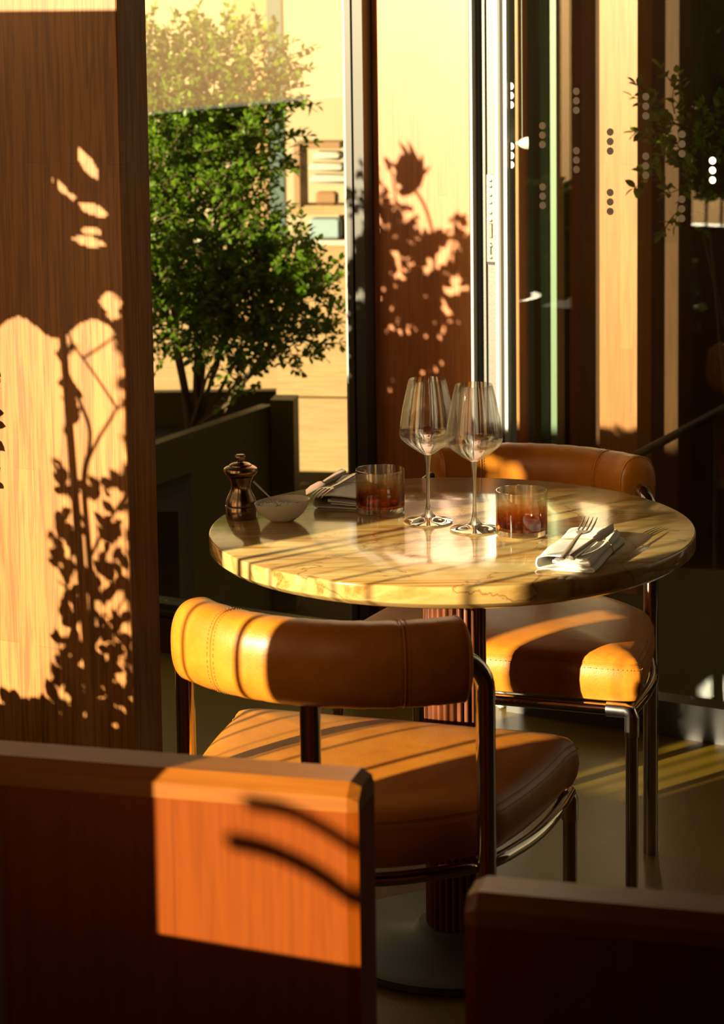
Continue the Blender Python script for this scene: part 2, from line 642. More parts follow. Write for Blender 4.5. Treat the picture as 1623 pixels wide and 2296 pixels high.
# left glazed facade ------------------------------------------------
win = empty('window_1', fac(-.6, 0, 0), kind='structure')
def ch(o, parent):
    o.parent = parent
    o.matrix_parent_inverse = parent.matrix_basis.inverted()
    return o
ch(sbox('pane', M['pane'], -1.47, .232, -.004, .004, .12, ZC), win)
ch(sbox('bottom_rail', M['bronze'], -1.47, .24, -.03, .03, .085, .12), win)
ch(sbox('glazing_bead', M['bronze'], -1.47, .24, .03, .042, .092, .104), win)
ch(sbox('frame_post', M['greyframe'], .232, .246, -.035, .03, .1, ZC), win)
ch(sbox('frame_post', M['bronze'], .246, .262, -.03, .045, .1, ZC), win)
ch(sbox('black_seal', M['rubber'], .262, .272, -.03, .03, .1, ZC), win)
ch(sbox('frame_post', M['bronze'], .272, .298, -.03, .052, .1, ZC), win)
tag(sbox('trim_1', M['darkwood'], -1.47, .3, -.06, .05, 0, .086), kind='structure')

# timber panel between window and door
tag(sbox('wall_back', M['cherry'], .300, .553, -.16, .01, 0, ZC), kind='structure')

# end wall and ceiling, walls behind the camera, right wall
def wallseg(name, p, q, z0, z1, mat, th=.12):
    p, q = Vector((p[0], p[1], 0)), Vector((q[0], q[1], 0))
    d = q - p
    mb = MB().box((0, 0, 0), (d.length, th, z1 - z0))
    c = (p + q) / 2 + Vector((0, 0, (z0 + z1) / 2))
    return tag(mb.build(name, mat, None, False, c, math.atan2(d.y, d.x)), kind='structure')
wallseg('wall_end', fac(-1.5, -.02), (-3.55, -.42), 0, 1.25, M['brownwall'])
wallseg('wall_behind', (-1.2, -5.6), (3.4, -5.6), 0, ZC, M['brownwall'])
wallseg('wall_right', (3.3, -5.6), (3.3, .1), 0, ZC, M['brownwall'])
ce = MB().add([(-3.7, -.5, ZC), (-.55, -2.2, ZC), (-1.2, -5.7, ZC), (3.5, -5.7, ZC), (3.5, 0, ZC), fac(3.9, -1.6, ZC), fac(-1.2, -1.6, ZC), fac(-1.47, 0, ZC)], [(0, 1, 2, 3, 4, 5, 6, 7)])  # outer strip past the facade is an added eave that cuts sky light
ce.add([(-3.7, -.5, ZC + .15), (-.55, -2.2, ZC + .15), (-1.2, -5.7, ZC + .15), (3.5, -5.7, ZC + .15), (3.5, 0, ZC + .15), fac(3.9, -1.6, ZC + .15), fac(-1.2, -1.6, ZC + .15), fac(-1.47, 0, ZC + .15)], [(0, 1, 2, 3, 4, 5, 6, 7)])
tag(ce.build('ceiling', M['brownwall'], None, False), kind='structure')

# wall the sun comes through: low wall, wide timber piers, open glazing between
LW = Vector((-2.39, -1.06, 0))
tag(sbox('wall_left', M['brownwall'], -1.3, 2.2, -.05, .05, 0, .78, LW), kind='structure')
tag(sbox('wall_left', M['brownwall'], -1.3, -.46, -.05, .05, .781, 1.62, LW), kind='structure')  # unseen upper piece added to keep bright sky out of the door glass reflection
def pier(i, s0, s1):
    tag(sbox('trim_%d' % i, M['oak'], s0, s1, -.05, .05, .78, ZC, LW), kind='structure')
pier(2, .37, .55)
pier(3, 1.105, 1.585)
pier(4, 1.98, 2.2)
wallseg('wall_side', (-.48, -2.2), (-1.0, -5.6), 0, ZC, M['brownwall'])

# ------------------------------------------------------------------ timber post on the left
P0 = Vector((-.571, .2495, 0))
post = MB().box((0, 0, 0), (.33, .09, ZC), 0, .002).build('wooden_post', M['oak'], None, False,
        P0 + A * (-.165) - N * .045 + Vector((0, 0, ZC / 2)), YW)
tag(post, 'tall oak post with leaf shadows standing at the left of the window', 'post')

# ------------------------------------------------------------------ right side: open sliding door and glass
D0 = Vector((.2, 1.35, 0))
door = empty('door_1', fac(0, 0, 0, D0), kind='structure')
def dbox(name, mat, s0, s1, n0, n1, z0, z1, bev=0):
    return ch(sbox(name, mat, s0, s1, n0, n1, z0, z1, D0, bev), door)
dbox('stile', M['white_paint'], -.098, -.092, -.03, .03, 0, ZC)
dbox('stile', M['alu'], -.092, -.086, -.03, .012, 0, ZC)
dbox('seal', M['rubber'], -.086, -.076, -.03, -.006, 0, ZC)
dbox('stile', M['alu'], -.076, -.070, -.03, .01, 0, ZC)
dbox('stile', M['alu'], -.070, -.046, -.03, .004, 0, ZC)
dbox('stile', M['alu'], -.046, -.042, -.03, .012, 0, ZC)
dbox('stile', M['white_paint'], -.042, -.029, -.03, .02, 0, ZC, .004)
dbox('seal', M['rubber'], -.029, -.022, -.03, -.005, 0, ZC)
dbox('stile', M['white_paint'], -.022, -.014, -.03, .014, 0, ZC)
lp = dbox('lock_plate', M['lockplate'], -.069, -.047, .004, .0075, 1.033, 1.232, .001)
lb = MB()
for z in (1.218, 1.205, 1.185, 1.168, 1.145, 1.128, 1.07, 1.044):
    c = fac(-.058, .0075, z, D0)
    lb.tube([c, c + N * .0022, c + N * .0032], [.0042, .0036, .001], 14)
ch(lb.build('screw', M['lockplate']), door)
lb = MB()
abox(lb, -.0625, -.0535, .0072, .0105, 1.088, 1.122, D0, .002)
ch(lb.build('latch_bolt', M['alu'], None, False), door)
lb = MB()
abox(lb, -.0605, -.0555, .0072, .0079, 1.050, 1.078, D0)
ch(lb.build('keyhole_slot', M['rubber'], None, False), door)
dbox('bottom_strike', M['rubber'], -.067, -.049, .004, .0085, 1.028, 1.033)
dbox('pane', M['pane2'], -.014, 1.3, -.008, 0, .0, ZC)
dbox('stile', M['alu'], 1.3, 1.36, -.03, .03, 0, ZC)
dbox('bottom_rail', M['bronze'], -.014, 1.3, -.03, .03, .0, .08)
# frosted manifestation dots in threes
def dots(s, ztop):
    mb = MB()
    for k in range(3):
        c = fac(s, .0012, ztop - k * .0208, D0)
        ring = [c + (A * math.cos(t) + Vector((0, 0, 1)) * math.sin(t)) * .0082 for t in [2 * PI * i / 28 for i in range(28)]]
        mb.loft([ring, [p + N * .0006 for p in ring]], caps=True)
    ch(mb.build('dot_marks', M['dot'], None, False), door)
from math import tan
DOTS = [(-.0098, 1.296), (.0685, 1.343), (.0685, 1.207), (.151, 1.2895), (.232, 1.332), (.232, 1.1995), (.316, 1.281), (.40, 1.33), (.40, 1.19), (.47, 1.275), (.151, 1.42), (-.0098, 1.43), (.316, 1.41)]
for s, z in DOTS:
    dots(s, z)

# ------------------------------------------------------------------ seen through the door glass
def col(name, mat, px0, px1, Y, th, z1=ZC, label=None, cat=None, kind=None):
    """upright standing at depth Y whose face spans x from px0 to px1 (metres)"""
    mb = MB().box((0, 0, 0), ((px1 - px0) / math.cos(YW), th, z1), 0, 0)
    o = mb.build(name, mat, None, False, Vector(((px0 + px1) / 2, Y, z1 / 2)) - N * th / 2, YW)
    return tag(o, label, cat, kind=kind)
col('wooden_column', M['cherry'], .499, .594, 2.40, .09, label='sunlit honey-coloured timber column seen through the dotted glass door', cat='column')
col('wooden_column', M['cherry'], .262, .276, 2.38, .06, label='narrow timber batten beside the pale green frames behind the glass', cat='column')
col('trim_5', M['palegreen'], .366, .381, 2.42, .05, kind='structure')
col('trim_6', M['teal'], .340, .362, 2.50, .05, kind='structure')
col('trim_7', M['palegreen'], .322, .340, 2.44, .05, kind='structure')
col('trim_8', M['teal'], .298, .311, 2.56, .05, kind='structure')
col('trim_9', M['darkwood'], .392, .425, 2.52, .08, kind='structure')
col('trim_10', M['cherry'], .597, .612, 2.46, .08, kind='structure')
bw = MB().box((0, 0, 0), (2.2, .1, ZC))
tag(bw.build('wall_inner', M['darkwood'], None, False, (1.52, 2.52, ZC / 2), R(-14)), kind='structure')
hr = MB().tube([(.56, 2.25, .40), (.86, 2.1, .60), (1.2, 1.93, .83)], .012, 10)
hr.tube([(.86, 2.1, .60), (.86, 2.1, .0)], .01, 8)
tag(hr.build('handrail', M['bronze']), 'dark sloping handrail behind the glass door at the far right', 'handrail')

# white bell-shaped lamp just in front of the door glass
lm = empty('hanging_lamp', (.213, 1.36, 1.302), label='small white bell-shaped lamp hanging beside the glass door stile', cat='lamp')
mb = MB()
prof = [(.0, -.004), (.006, -.003), (.010, .002), (.0135, .010), (.0148, .018), (.0145, .0185), (.0128, .010), (.009, .004), (.0, .001)]
rings = []
for r, z in prof:
    rings.append([(z - .001, r * math.cos(t), r * math.sin(t)) for t in [2 * PI * i / 24 for i in range(24)]])
mb.loft(rings)
mb.build('lamp_shade', M['lampwhite'], lm)
mb = MB().lathe([(.0005, -.005), (.0035, -.0035), (.005, 0), (.0035, .0035), (.0005, .005)], 16)
mb.build('ball_joint', M['lampwhite'], lm, loc=(-.0065, 0, 0))
MB().tube([(.004, 0, .012), (.004, 0, ZC - 1.302)], .0012, 6).build('cord', M['greyframe'], lm)

# ------------------------------------------------------------------ leaves
def leaf(mb, p, d, nrm, ln, wd, curl=.15):
    d = d.normalized()
    nrm = (nrm - d * nrm.dot(d)).normalized()
    s = d.cross(nrm)
    pr = [(0, 0), (.22, .36), (.5, .5), (.78, .34), (1, 0)]
    L_, C_, R_ = [], [], []
    for t, w_ in pr:
        c = p + d * ln * t - nrm * (curl * ln * t * t)
        C_.append(c)
        if w_:
            L_.append(c + s * wd * w_ + nrm * wd * .12)
            R_.append(c - s * wd * w_ + nrm * wd * .12)
    vs = C_ + L_ + R_      # 0-4, 5-7, 8-10
    mb.add(vs, [(0, 1, 5), (1, 2, 6, 5), (2, 3, 7, 6), (3, 4, 7), (0, 8, 1), (1, 8, 9, 2), (2, 9, 10, 3), (3, 10, 4)])

def rvec():
    while True:
        v = Vector((random.uniform(-1, 1), random.uniform(-1, 1), random.uniform(-1, 1)))
        if .05 < v.length < 1:
            return v.normalized()

def twigleaves(mb, sb, a, b, n, ln, wd, r=.0018):
    """a twig from a to b carrying pairs of leaves"""
    a, b = Vector(a), Vector(b)
    d = b - a
    sb.tube([a, a + d * .5 + rvec() * d.length * .06, b], [r, r * .8, r * .5], 5, False)
    dn = d.normalized()
    for i in range(n):
        t = (i + .6) / n
        p = a + d * t
        for k in (0, 1):
            side = dn.cross(rvec()).normalized()
            dr = (dn * .6 + side + Vector((0, 0, .25))).normalized()
            q = ln * random.uniform(.7, 1.15)
            leaf(mb, p, dr, (Vector((0, 0, 1)) + rvec() * .7), q, wd * q / ln)
    leaf(mb, b, dn, Vector((0, 0, 1)) + rvec() * .5, ln, wd)

def shrub(name, root, blobs, label, cat, ntw, ln, wd, leafm, stemm, group=None, trunk_r=.009, seed=1):
    random.seed(seed)
    o = empty(name, root, label=label, cat=cat, group=group)
    inv = Vector(root)
    fb, sb = MB(), MB()
    root = Vector(root)
    for c, rad, wgt in blobs:
        c = Vector(c) - inv
        rad = Vector(rad)
        for k in range(2):
            tip = c + Vector((rad.x * random.uniform(-.4, .4), rad.y * random.uniform(-.4, .4), rad.z * .3))
            mid = tip * .5 + rvec() * .05
            sb.tube([Vector((random.uniform(-.02, .02), random.uniform(-.02, .02), 0)), mid, tip], [trunk_r, trunk_r * .6, trunk_r * .3], 6, False)
        for i in range(int(ntw * wgt)):
            v = rvec() * (random.random() ** .45)
            p = c + Vector((v.x * rad.x, v.y * rad.y, v.z * rad.z))
            outd = (Vector((v.x, v.y, v.z + .5)) + rvec() * .8).normalized()
            twigleaves(fb, sb, p, p + outd * random.uniform(.05, .11), 4, ln, wd)
    fb.build('foliage', leafm, o)
    sb.build('stems', stemm, o)
    return o

# ------------------------------------------------------------------ outdoors
# planter trough with its raised near rim
pc = Vector((-.436, 3.45, 0))
B = Vector((math.cos(R(64)), math.sin(R(64)), 0))
Bn = Vector((-B.y, B.x, 0))
pl = empty('planter', (-.85, 3.2, 0), label='olive planter box outside the window holding the leafy shrub', cat='planter')
def bx(name, mat, c, d, rz, parent, bev=0):
    o = MB().box((0, 0, 0), d, 0, bev).build(name, mat, None, False, Vector(c), rz)
    return ch(o, parent)
bx('side_panel', M['olive'], pc - B * .62 + Bn * .02 + Vector((0, 0, .02)), (1.24, .04, .66), R(64), pl)
bx('side_panel', M['olive'], pc + Vector((-.55, .35, .17)), (1.1, .05, .34), R(0), pl)
bx('corner_post', M['olive'], pc + Vector((.038, .02, .03)), (.075, .10, .68), R(-8), pl)
bx('soil', M['soil'], pc + Vector((-.70, -.35, .05)), (.95, 1.3, .36), R(0), pl)
lamp_y = 0
# siding wall with cap
sw = empty('wall_siding', (.2, 5.0, 0), kind='structure')
for k in range(3):
    z0, z1 = -.197 + k * .295, -.197 + (k + 1) * .295 - .007
    bx('board', M['siding'], (-.48, 5.095, (z0 + z1) / 2), (3.2, .03, z1 - z0), R(-8), sw, .003)
bx('backing', M['darkwood'], (-.48, 5.125, .24), (3.2, .03, .86), R(-8), sw)
bx('cap', M['linen2'], (-.48, 5.105, .705), (3.22, .09, .022), R(-8), sw)
tag(MB().box((0, 0, 0), (.058, .06, 3.2)).build('trim_11', M['teal'], None, False, (-.47, 5.25, 1.3), R(-8)), kind='structure')
tag(MB().box((0, 0, 0), (8, .2, 3.8)).build('wall_far', M['cream'], None, False, (-1.15, 7.668, 1.6), R(-12)), kind='structure')
tag(MB().box((0, 0, 0), (.18, .14, 3.8)).build('trim_12', M['siding'], None, False, (-.58, 6.2, 1.6), R(-12)), kind='structure')
gw = wallseg('wall_added_shade', (-1.74, 2.62), (-2.06, 3.12), -.3, 1.12, M['cream'])  # unseen wall added to keep sun off the lower part of the shrub
# crate and cloth shapes added in place of a blurred reflection in the window
cr = empty('reflection_crate', (-.29, 5.1, .80), label='brown crate shape above the siding wall standing in for a blurred reflection', cat='crate')
bx('shelf_board', M['siding'], (-.28, 5.1, .825), (.26, .14, .035), R(-8), cr)
bx('side_board', M['brownpaint'], (-.375, 5.1, .96), (.022, .14, .24), R(-12), cr)
bx('top_board', M['brownpaint'], (-.30, 5.1, 1.072), (.17, .14, .026), R(-8), cr)
bx('basket', M['brownpaint'], (-.275, 5.06, .87), (.085, .05, .05), R(-8), cr, .01)
bx('foot', M['brownpaint'], (-.21, 5.12, .76), (.03, .10, .10), R(-8), cr)
for k, (x, z, wd_) in enumerate(((-.265, 1.03, .11), (-.27, .985, .14), (-.255, .94, .16))):
    o = MB().box((0, 0, 0), (wd_, .11, .032), 0, .012).build('reflection_cloth', M['linen2'], None, True, (x, 5.09, z), R(-8))
    tag(o, ['top white cloth shape in the reflection crate outside', 'middle white cloth shape in the reflection crate outside', 'lowest white cloth shape in the reflection crate outside'][k], 'cloth', 'cloth shapes in the reflection crate')
o = MB().box((0, 0, 0), (.12, .1, .075), 0, .008).build('storage_box', plain('pale blue box', (.24, .31, .31), .6), None, False, (-.28, 5.05, .755), R(-8))
tag(o, 'pale blue box under the crate on the siding wall outside', 'box')

shrub('leafy_shrub', (-.70, 3.62, .23), [
    ((-.72, 3.55, 1.12), (.22, .28, .20), 1.2), ((-.55, 3.6, 1.18), (.18, .25, .16), .9), ((-.86, 3.5, .95), (.18, .25, .22), 1.0),
    ((-.62, 3.5, .88), (.20, .25, .18), 1.1), ((-.45, 3.45, .76), (.17, .2, .14), .75), ((-.78, 3.5, .68), (.22, .25, .16), 1.0),
    ((-.58, 3.45, .62), (.18, .2, .12), .75), ((-.34, 3.4, .72), (.11, .15, .08), .28), ((-.38, 3.4, .56), (.13, .15, .05), .25),
    ((-.60, 3.6, 1.38), (.28, .25, .16), 1.0), ((-.86, 3.6, 1.35), (.2, .25, .2), .8), ((-.52, 3.4, .45), (.06, .1, .04), .06)],
    'tall green small-leaved shrub outside the left window', 'shrub', 300, .026, .017, M['leaf'], M['bark'], trunk_r=.008, seed=3)
shrub('low_shrub', (-.93, 2.75, .23), [((-.92, 2.75, .37), (.12, .15, .07), .5)],
    'low dark-leaved plant at the left foot of the tall shrub outside', 'shrub', 60, .03, .014, M['leafdark'], M['bark'], seed=5)
shrub('garden_shrub', (.36, 3.6, 0), [((.38, 3.5, 1.1), (.16, .2, .5), 1.6), ((.38, 3.5, 1.5), (.22, .2, .35), 2.0), ((.34, 3.6, .55), (.12, .2, .3), .8)],
    'green shrub beyond the pale green frames behind the door', 'shrub', 240, .03, .018, M['leaf'], M['bark'], seed=6)
shrub('potted_shrub', (.90, 2.2, 0), [((.70, 2.15, 1.22), (.10, .1, .2), .3)],
    'sparse green and orange shrub behind the glass at the far right', 'shrub', 160, .03, .018, M['leaf'], M['bark'], seed=8)

# ------------------------------------------------------------------ plants between the sunny wall and the room (they throw the leaf shadows)
# trough under them
TB = Vector((-1.62, -.46, 0))
tr = empty('window_trough', TB, label='long brown planting trough under the left windows', cat='planter')
ch(sbox('trough_box', M['darkwood'], -.42, .10, -.14, .14, 0, .58, TB), tr)
ch(sbox('soil', M['soil'], -.41, .09, -.13, .13, .581, .59, TB), tr)

def pz(y):      # height on the left post's face for a row of the photograph
    return 1.044 - (y - 735) * .000822
def ps(x, y):   # distance along the post's face from its right edge
    x0 = 262 + (y - 500) * .0155
    return (x - x0) * .00122 - .012
def onpost(x, y, t):
    return P0 + A * ps(x, y) + Vector((0, 0, pz(y))) - S * t
random.seed(21)
tree = empty('slender_tree', (-1.62, -.46, .59), label='slender branching plant in the trough left of the post', cat='plant')
to = Vector((-1.62, -.46, .59))
sb, fb = MB(), MB()
def br(pts, r0, r1, t=1.3):
    P = catmull([onpost(x, y, t) - to for x, y in pts], 5)
    n = len(P)
    sb.tube(P, [r0 + (r1 - r0) * i / (n - 1) for i in range(n)], 7, False)
br([(215, 1600), (214, 1450), (212, 1300), (205, 1180), (200, 1080), (207, 1020)], .0075, .006)
br([(207, 1030), (228, 975), (250, 930), (262, 905), (285, 890)], .004, .0025)
br([(262, 905), (225, 840), (185, 775), (172, 740)], .003, .0022)
br([(207, 1030), (212, 960), (195, 900), (170, 830), (150, 790)], .005, .003)
br([(205, 1180), (178, 1120), (150, 1060)], .004, .003)
br([(210, 1250), (240, 1170), (285, 1080)], .004, .003)
br([(213, 1400), (180, 1340), (150, 1310)], .003, .002)
br([(214, 1450), (250, 1380), (285, 1300)], .003, .002)
br([(200, 800), (245, 760), (290, 715)], .003, .002)
br([(155, 1180), (175, 1240), (165, 1330), (185, 1420)], .003, .002)
def lcl(x, y, rx, ry, n, ln, wd, t0=1.15, t1=1.45):
    for i in range(n):
        a = random.uniform(0, 2 * PI)
        k = random.random() ** .5
        p = onpost(x + rx * k * math.cos(a), y + ry * k * math.sin(a), random.uniform(t0, t1)) - to
        leaf(fb, p, rvec(), S + rvec() * .5, ln * random.uniform(.7, 1.2), wd)
for x, y, rx, ry, n in ((165, 1200, 25, 60, 16), (255, 1180, 28, 50, 13), (235, 1290, 30, 60, 18), (165, 1390, 25, 60, 18), (245, 1430, 40, 60, 24),
                        (185, 1530, 40, 40, 40), (265, 1550, 30, 30, 26), (225, 1100, 26, 26, 8), (160, 1080, 14, 40, 8), (175, 905, 14, 50, 8), (240, 1490, 30, 40, 12),
                        (175, 770, 8, 14, 3), (262, 1060, 14, 22, 5), (165, 1480, 20, 40, 12), (160, 1290, 14, 40, 7)):
    lcl(x, y, rx, ry, int(n * 1.6), .034, .02, 1.05, 1.6)
for i in range(260):
    lcl(random.uniform(60, 300), random.uniform(1600, 1720), 10, 10, 1, .045, .03)
sb.build('stems', M['stem'], tree)
fb.build('foliage', M['leafsoft'], tree)

# unseen sheet standing for broad leaves, holes cut to let light patches through
big = empty('leaf_shade_sheet', (-1.62, -.46, .59), label='unseen leaf sheet above the trough with holes cut for light patches', cat='plant')
gaps = [(212, 372, 11, 40, -28), (163, 425, 6, 26, -40), (222, 471, 30, 12, 22), (218, 518, 20, 9, 5), (213, 541, 32, 11, 10), (252, 672, 20, 26, -10), (232, 737, 15, 9, 25), (256, 700, 12, 10, 0), (182, 445, 7, 6, 0)]
mb = MB()
t = 1.12
gx, gy = 64, 150
x0, x1, y0, y1 = 20, 300, 40, 760
idx = {}
for j in range(gy + 1):
    for i in range(gx + 1):
        x, y = x0 + (x1 - x0) * i / gx, y0 + (y1 - y0) * j / gy
        idx[(i, j)] = len(mb.v)
        mb.v.append(tuple(onpost(x, y, t + .02 * math.sin(x * .05) + .02 * math.sin(y * .013)) - to))
def hidden(x, y):
    if y > 735 + 22 * math.sin(x * .045 + 1.1) + (x - 200) * -.05: return False
    for cx, cy, ax, ay, rot in gaps:
        c_, s_ = math.cos(R(rot)), math.sin(R(rot))
        dx, dy = x - cx, y - cy
        u, v = dx * c_ + dy * s_, -dx * s_ + dy * c_
        k = abs(v) / ay if ay > ax else abs(u) / ax
        lim = 1 - k * k
        if lim > 0 and (abs(u) < ax * lim if ay > ax else abs(v) < ay * lim): return False
    return True
for j in range(gy):
    for i in range(gx):
        if hidden(x0 + (x1 - x0) * (i + .5) / gx, y0 + (y1 - y0) * (j + .5) / gy):
            mb.f.append((idx[(i, j)], idx[(i + 1, j)], idx[(i + 1, j + 1)], idx[(i, j + 1)]))
mb.build('foliage', M['leafdark'], big)
sb = MB()
sb.tube([Vector((0, 0, 0)), Vector((-.04, -.02, .2)), onpost(160, 700, t + .03) - to, onpost(150, 300, t + .03) - to], [.012, .01, .008, .004], 8)
sb.build('stems', M['stem'], big)

# bush and crane flower whose shadows fall on the timber panel
def wz(y):
    return 1.3435 - (y - 272) * .001015
def onpan(x, y, t):
    return fac(.3095 + (x - 848 - (y - 272) * .004) * .001176, .01, wz(y)) - S * t
bo = Vector((-1.30, .52, 0))
TB2 = bo
bt = empty('bush_pot', bo, label='tall brown pot holding the bush left of the window', cat='pot')
MB().lathe([(.17, 0), (.19, .05), (.21, .72), (.215, .74), (.19, .74), (.185, .70), (.01, .70)], 40).build('pot_body', M['darkwood'], bt)
bush = empty('dense_bush', bo + Vector((0, 0, .70)), label='dense round-leaved bush growing in the tall pot', cat='bush')
bo = bo + Vector((0, 0, .70))
random.seed(5)
fb, sb = MB(), MB()
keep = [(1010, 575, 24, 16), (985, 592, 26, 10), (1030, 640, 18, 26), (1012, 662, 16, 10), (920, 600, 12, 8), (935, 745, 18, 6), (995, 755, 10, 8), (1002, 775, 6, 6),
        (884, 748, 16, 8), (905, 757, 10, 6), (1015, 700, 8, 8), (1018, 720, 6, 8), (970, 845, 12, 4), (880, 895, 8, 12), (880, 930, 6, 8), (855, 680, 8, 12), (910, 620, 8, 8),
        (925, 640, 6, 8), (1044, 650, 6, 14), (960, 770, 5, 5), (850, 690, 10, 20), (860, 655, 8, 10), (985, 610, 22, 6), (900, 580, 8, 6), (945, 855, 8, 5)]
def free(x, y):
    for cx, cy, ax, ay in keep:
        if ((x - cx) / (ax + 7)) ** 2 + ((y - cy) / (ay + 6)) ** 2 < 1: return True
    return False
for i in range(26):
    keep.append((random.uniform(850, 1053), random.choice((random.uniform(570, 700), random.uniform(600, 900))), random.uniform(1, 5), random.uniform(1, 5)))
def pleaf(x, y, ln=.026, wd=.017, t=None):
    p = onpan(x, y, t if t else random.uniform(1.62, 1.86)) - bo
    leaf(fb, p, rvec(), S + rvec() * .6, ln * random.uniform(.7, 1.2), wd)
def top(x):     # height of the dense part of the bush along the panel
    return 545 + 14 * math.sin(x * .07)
cnt = 0
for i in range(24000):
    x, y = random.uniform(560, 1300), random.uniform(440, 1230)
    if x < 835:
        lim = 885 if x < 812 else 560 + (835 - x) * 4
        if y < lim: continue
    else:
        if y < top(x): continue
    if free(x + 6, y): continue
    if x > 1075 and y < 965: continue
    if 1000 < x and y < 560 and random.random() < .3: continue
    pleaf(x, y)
for x, y, rx, ry, n in ((872, 500, 26, 40, 46), (905, 520, 20, 25, 30), (860, 440, 8, 30, 10), (930, 540, 20, 22, 28), (1030, 495, 16, 16, 10), (1040, 520, 14, 12, 8), (985, 540, 16, 10, 12),
                        (880, 370, 9, 6, 4), (890, 400, 12, 12, 6), (850, 400, 5, 20, 5), (820, 470, 18, 30, 24), (905, 470, 20, 12, 8), (925, 500, 10, 10, 6), (870, 470, 24, 20, 16), (1010, 530, 30, 12, 14)):
    for k in range(n):
        a = random.uniform(0, 2 * PI); q = random.random() ** .5
        pleaf(x + rx * q * math.cos(a), y + ry * q * math.sin(a), .024, .014)
def pst(pts, r0, r1, mbx, t=1.72):
    P = catmull([onpan(x, y, t) - bo for x, y in pts], 5)
    n = len(P)
    mbx.tube(P, [r0 + (r1 - r0) * i / (n - 1) for i in range(n)], 7, False)
for pts in (((880, 700), (868, 520), (850, 380)), ((930, 700), (900, 500), (878, 365)), ((1000, 640), (1020, 540), (1032, 470)), ((905, 620), (890, 480), (893, 400)), ((820, 640), (822, 480), (830, 430))):
    pst(pts, .003, .0015, sb)
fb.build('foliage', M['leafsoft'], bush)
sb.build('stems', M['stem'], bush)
# crane flower: curved stalk, beak and spiky petals
cf = empty('crane_flower', bo, label='crane flower with spiky petals rising out of the bush', cat='flower')
sb = MB()
pst([(975, 640), (977, 560), (968, 500), (952, 455), (932, 425), (918, 405)], .0042, .004, sb)
sb.build('stem', M['stem'], cf)
def shape(mb, pts, t, th=.006):
    ring = [onpan(x, y, t) - bo for x, y in pts]
    mb.loft([ring, [p - S * th for p in ring]], caps=True)
mb = MB()
for pts in ([(888, 395), (905, 385), (925, 372), (945, 380), (955, 400), (948, 420), (925, 440), (905, 445), (893, 432), (905, 420), (890, 412)],
            [(895, 405), (893, 365), (903, 345), (925, 350), (950, 368), (958, 385), (950, 410)]):
    shape(mb, pts, 1.70)
mb.build('bract', M['leafsoft'], cf, smooth=False)
mb = MB()
for pts in ([(905, 375), (912, 350), (903, 330), (897, 315), (912, 328), (928, 352), (935, 372)],
            [(925, 372), (924, 350), (921, 330), (918, 312), (930, 330), (943, 355), (948, 375)],
            [(938, 380), (946, 355), (953, 342), (955, 360), (956, 385)],
            [(905, 372), (885, 366), (870, 362), (880, 374), (895, 380)],
            [(940, 392), (958, 378), (972, 370), (962, 388), (950, 402)]):
    shape(mb, pts, 1.71)
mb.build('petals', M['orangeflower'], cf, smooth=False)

# unseen reeds added in the nearest opening to streak marble and leather with shade
ro = LW + A * .87 + N * .12 + Vector((0, 0, .78))
reed = empty('streak_reeds', ro, label='few thin reeds added on the unseen sill to cast shadow streaks', cat='plant')
sb, fb = MB(), MB()
random.seed(12)
for u_, r, tilt in ((-.055, .009, .015), (-.02, .006, .01), (.03, .004, .015), (.10, .0018, .02), (.163, .004, -.01), (.207, .004, .01), (.32, .0055, .01)):
    s = (u_ + .64) / .927
    p = LW + A * s + Vector((S.x, S.y, 0)) * .11 - ro + Vector((0, 0, .78))
    sb.tube([p, p + A * tilt * .4 + Vector((0, 0, .35)), p + A * tilt + Vector((0, 0, .72))], [r, r, r * .5], 8, False)
for k in range(34):
    s = random.choice((random.uniform(.56, .66), random.uniform(.80, .9)))
    p = LW + A * s + N * random.uniform(.06, .16) + Vector((0, 0, random.uniform(1.45, 1.85))) - ro
    d = (Vector((0, 0, 1)) + rvec() * .5)
    leaf(fb, p, d, S + rvec() * .4, random.uniform(.08, .16), .014)
sb.build('stems', M['stem'], reed)
fb.build('foliage', M['leafsoft'], reed)
# unseen branch added outside, shaped to cast two slanting bars on the front partition
ao = Vector((-1.86, -2.92, 0))
arch = empty('shadow_branch', ao, label='bare branch in a pot added outside the left wall to shadow the partition', cat='branch')
sb = MB()
base = Vector((0, 0, .02))
for P, r_ in ((((-.276, -1.408, .757), (-.237, -1.419, .753), (-.198, -1.429, .737), (-.155, -1.441, .712)), .008), (((-.297, -1.403, .712), (-.257, -1.413, .706), (-.208, -1.426, .687), (-.16, -1.439, .656)), .010)):
    Q = [Vector(p) - S * 2.4 - ao for p in P]
    last = Q[-1] + (Q[-1] - Q[-2]) * 1.3
    pts = catmull([base, Vector((.0, -.01, .4)), last] + Q[::-1], 6)
    sb.tube(pts, [.012 + (r_ - .012) * min(1, 2 * i / (len(pts) - 1)) * (1 if i < len(pts) * .8 else .7) for i in range(len(pts))], 8)
sb.build('stems', M['stem'], arch)
MB().lathe([(.02, 0), (.06, 0), (.075, .16), (.078, .165), (.068, .165), (.06, .14), (.01, .14)], 32).build('pot', M['darkwood'], arch)
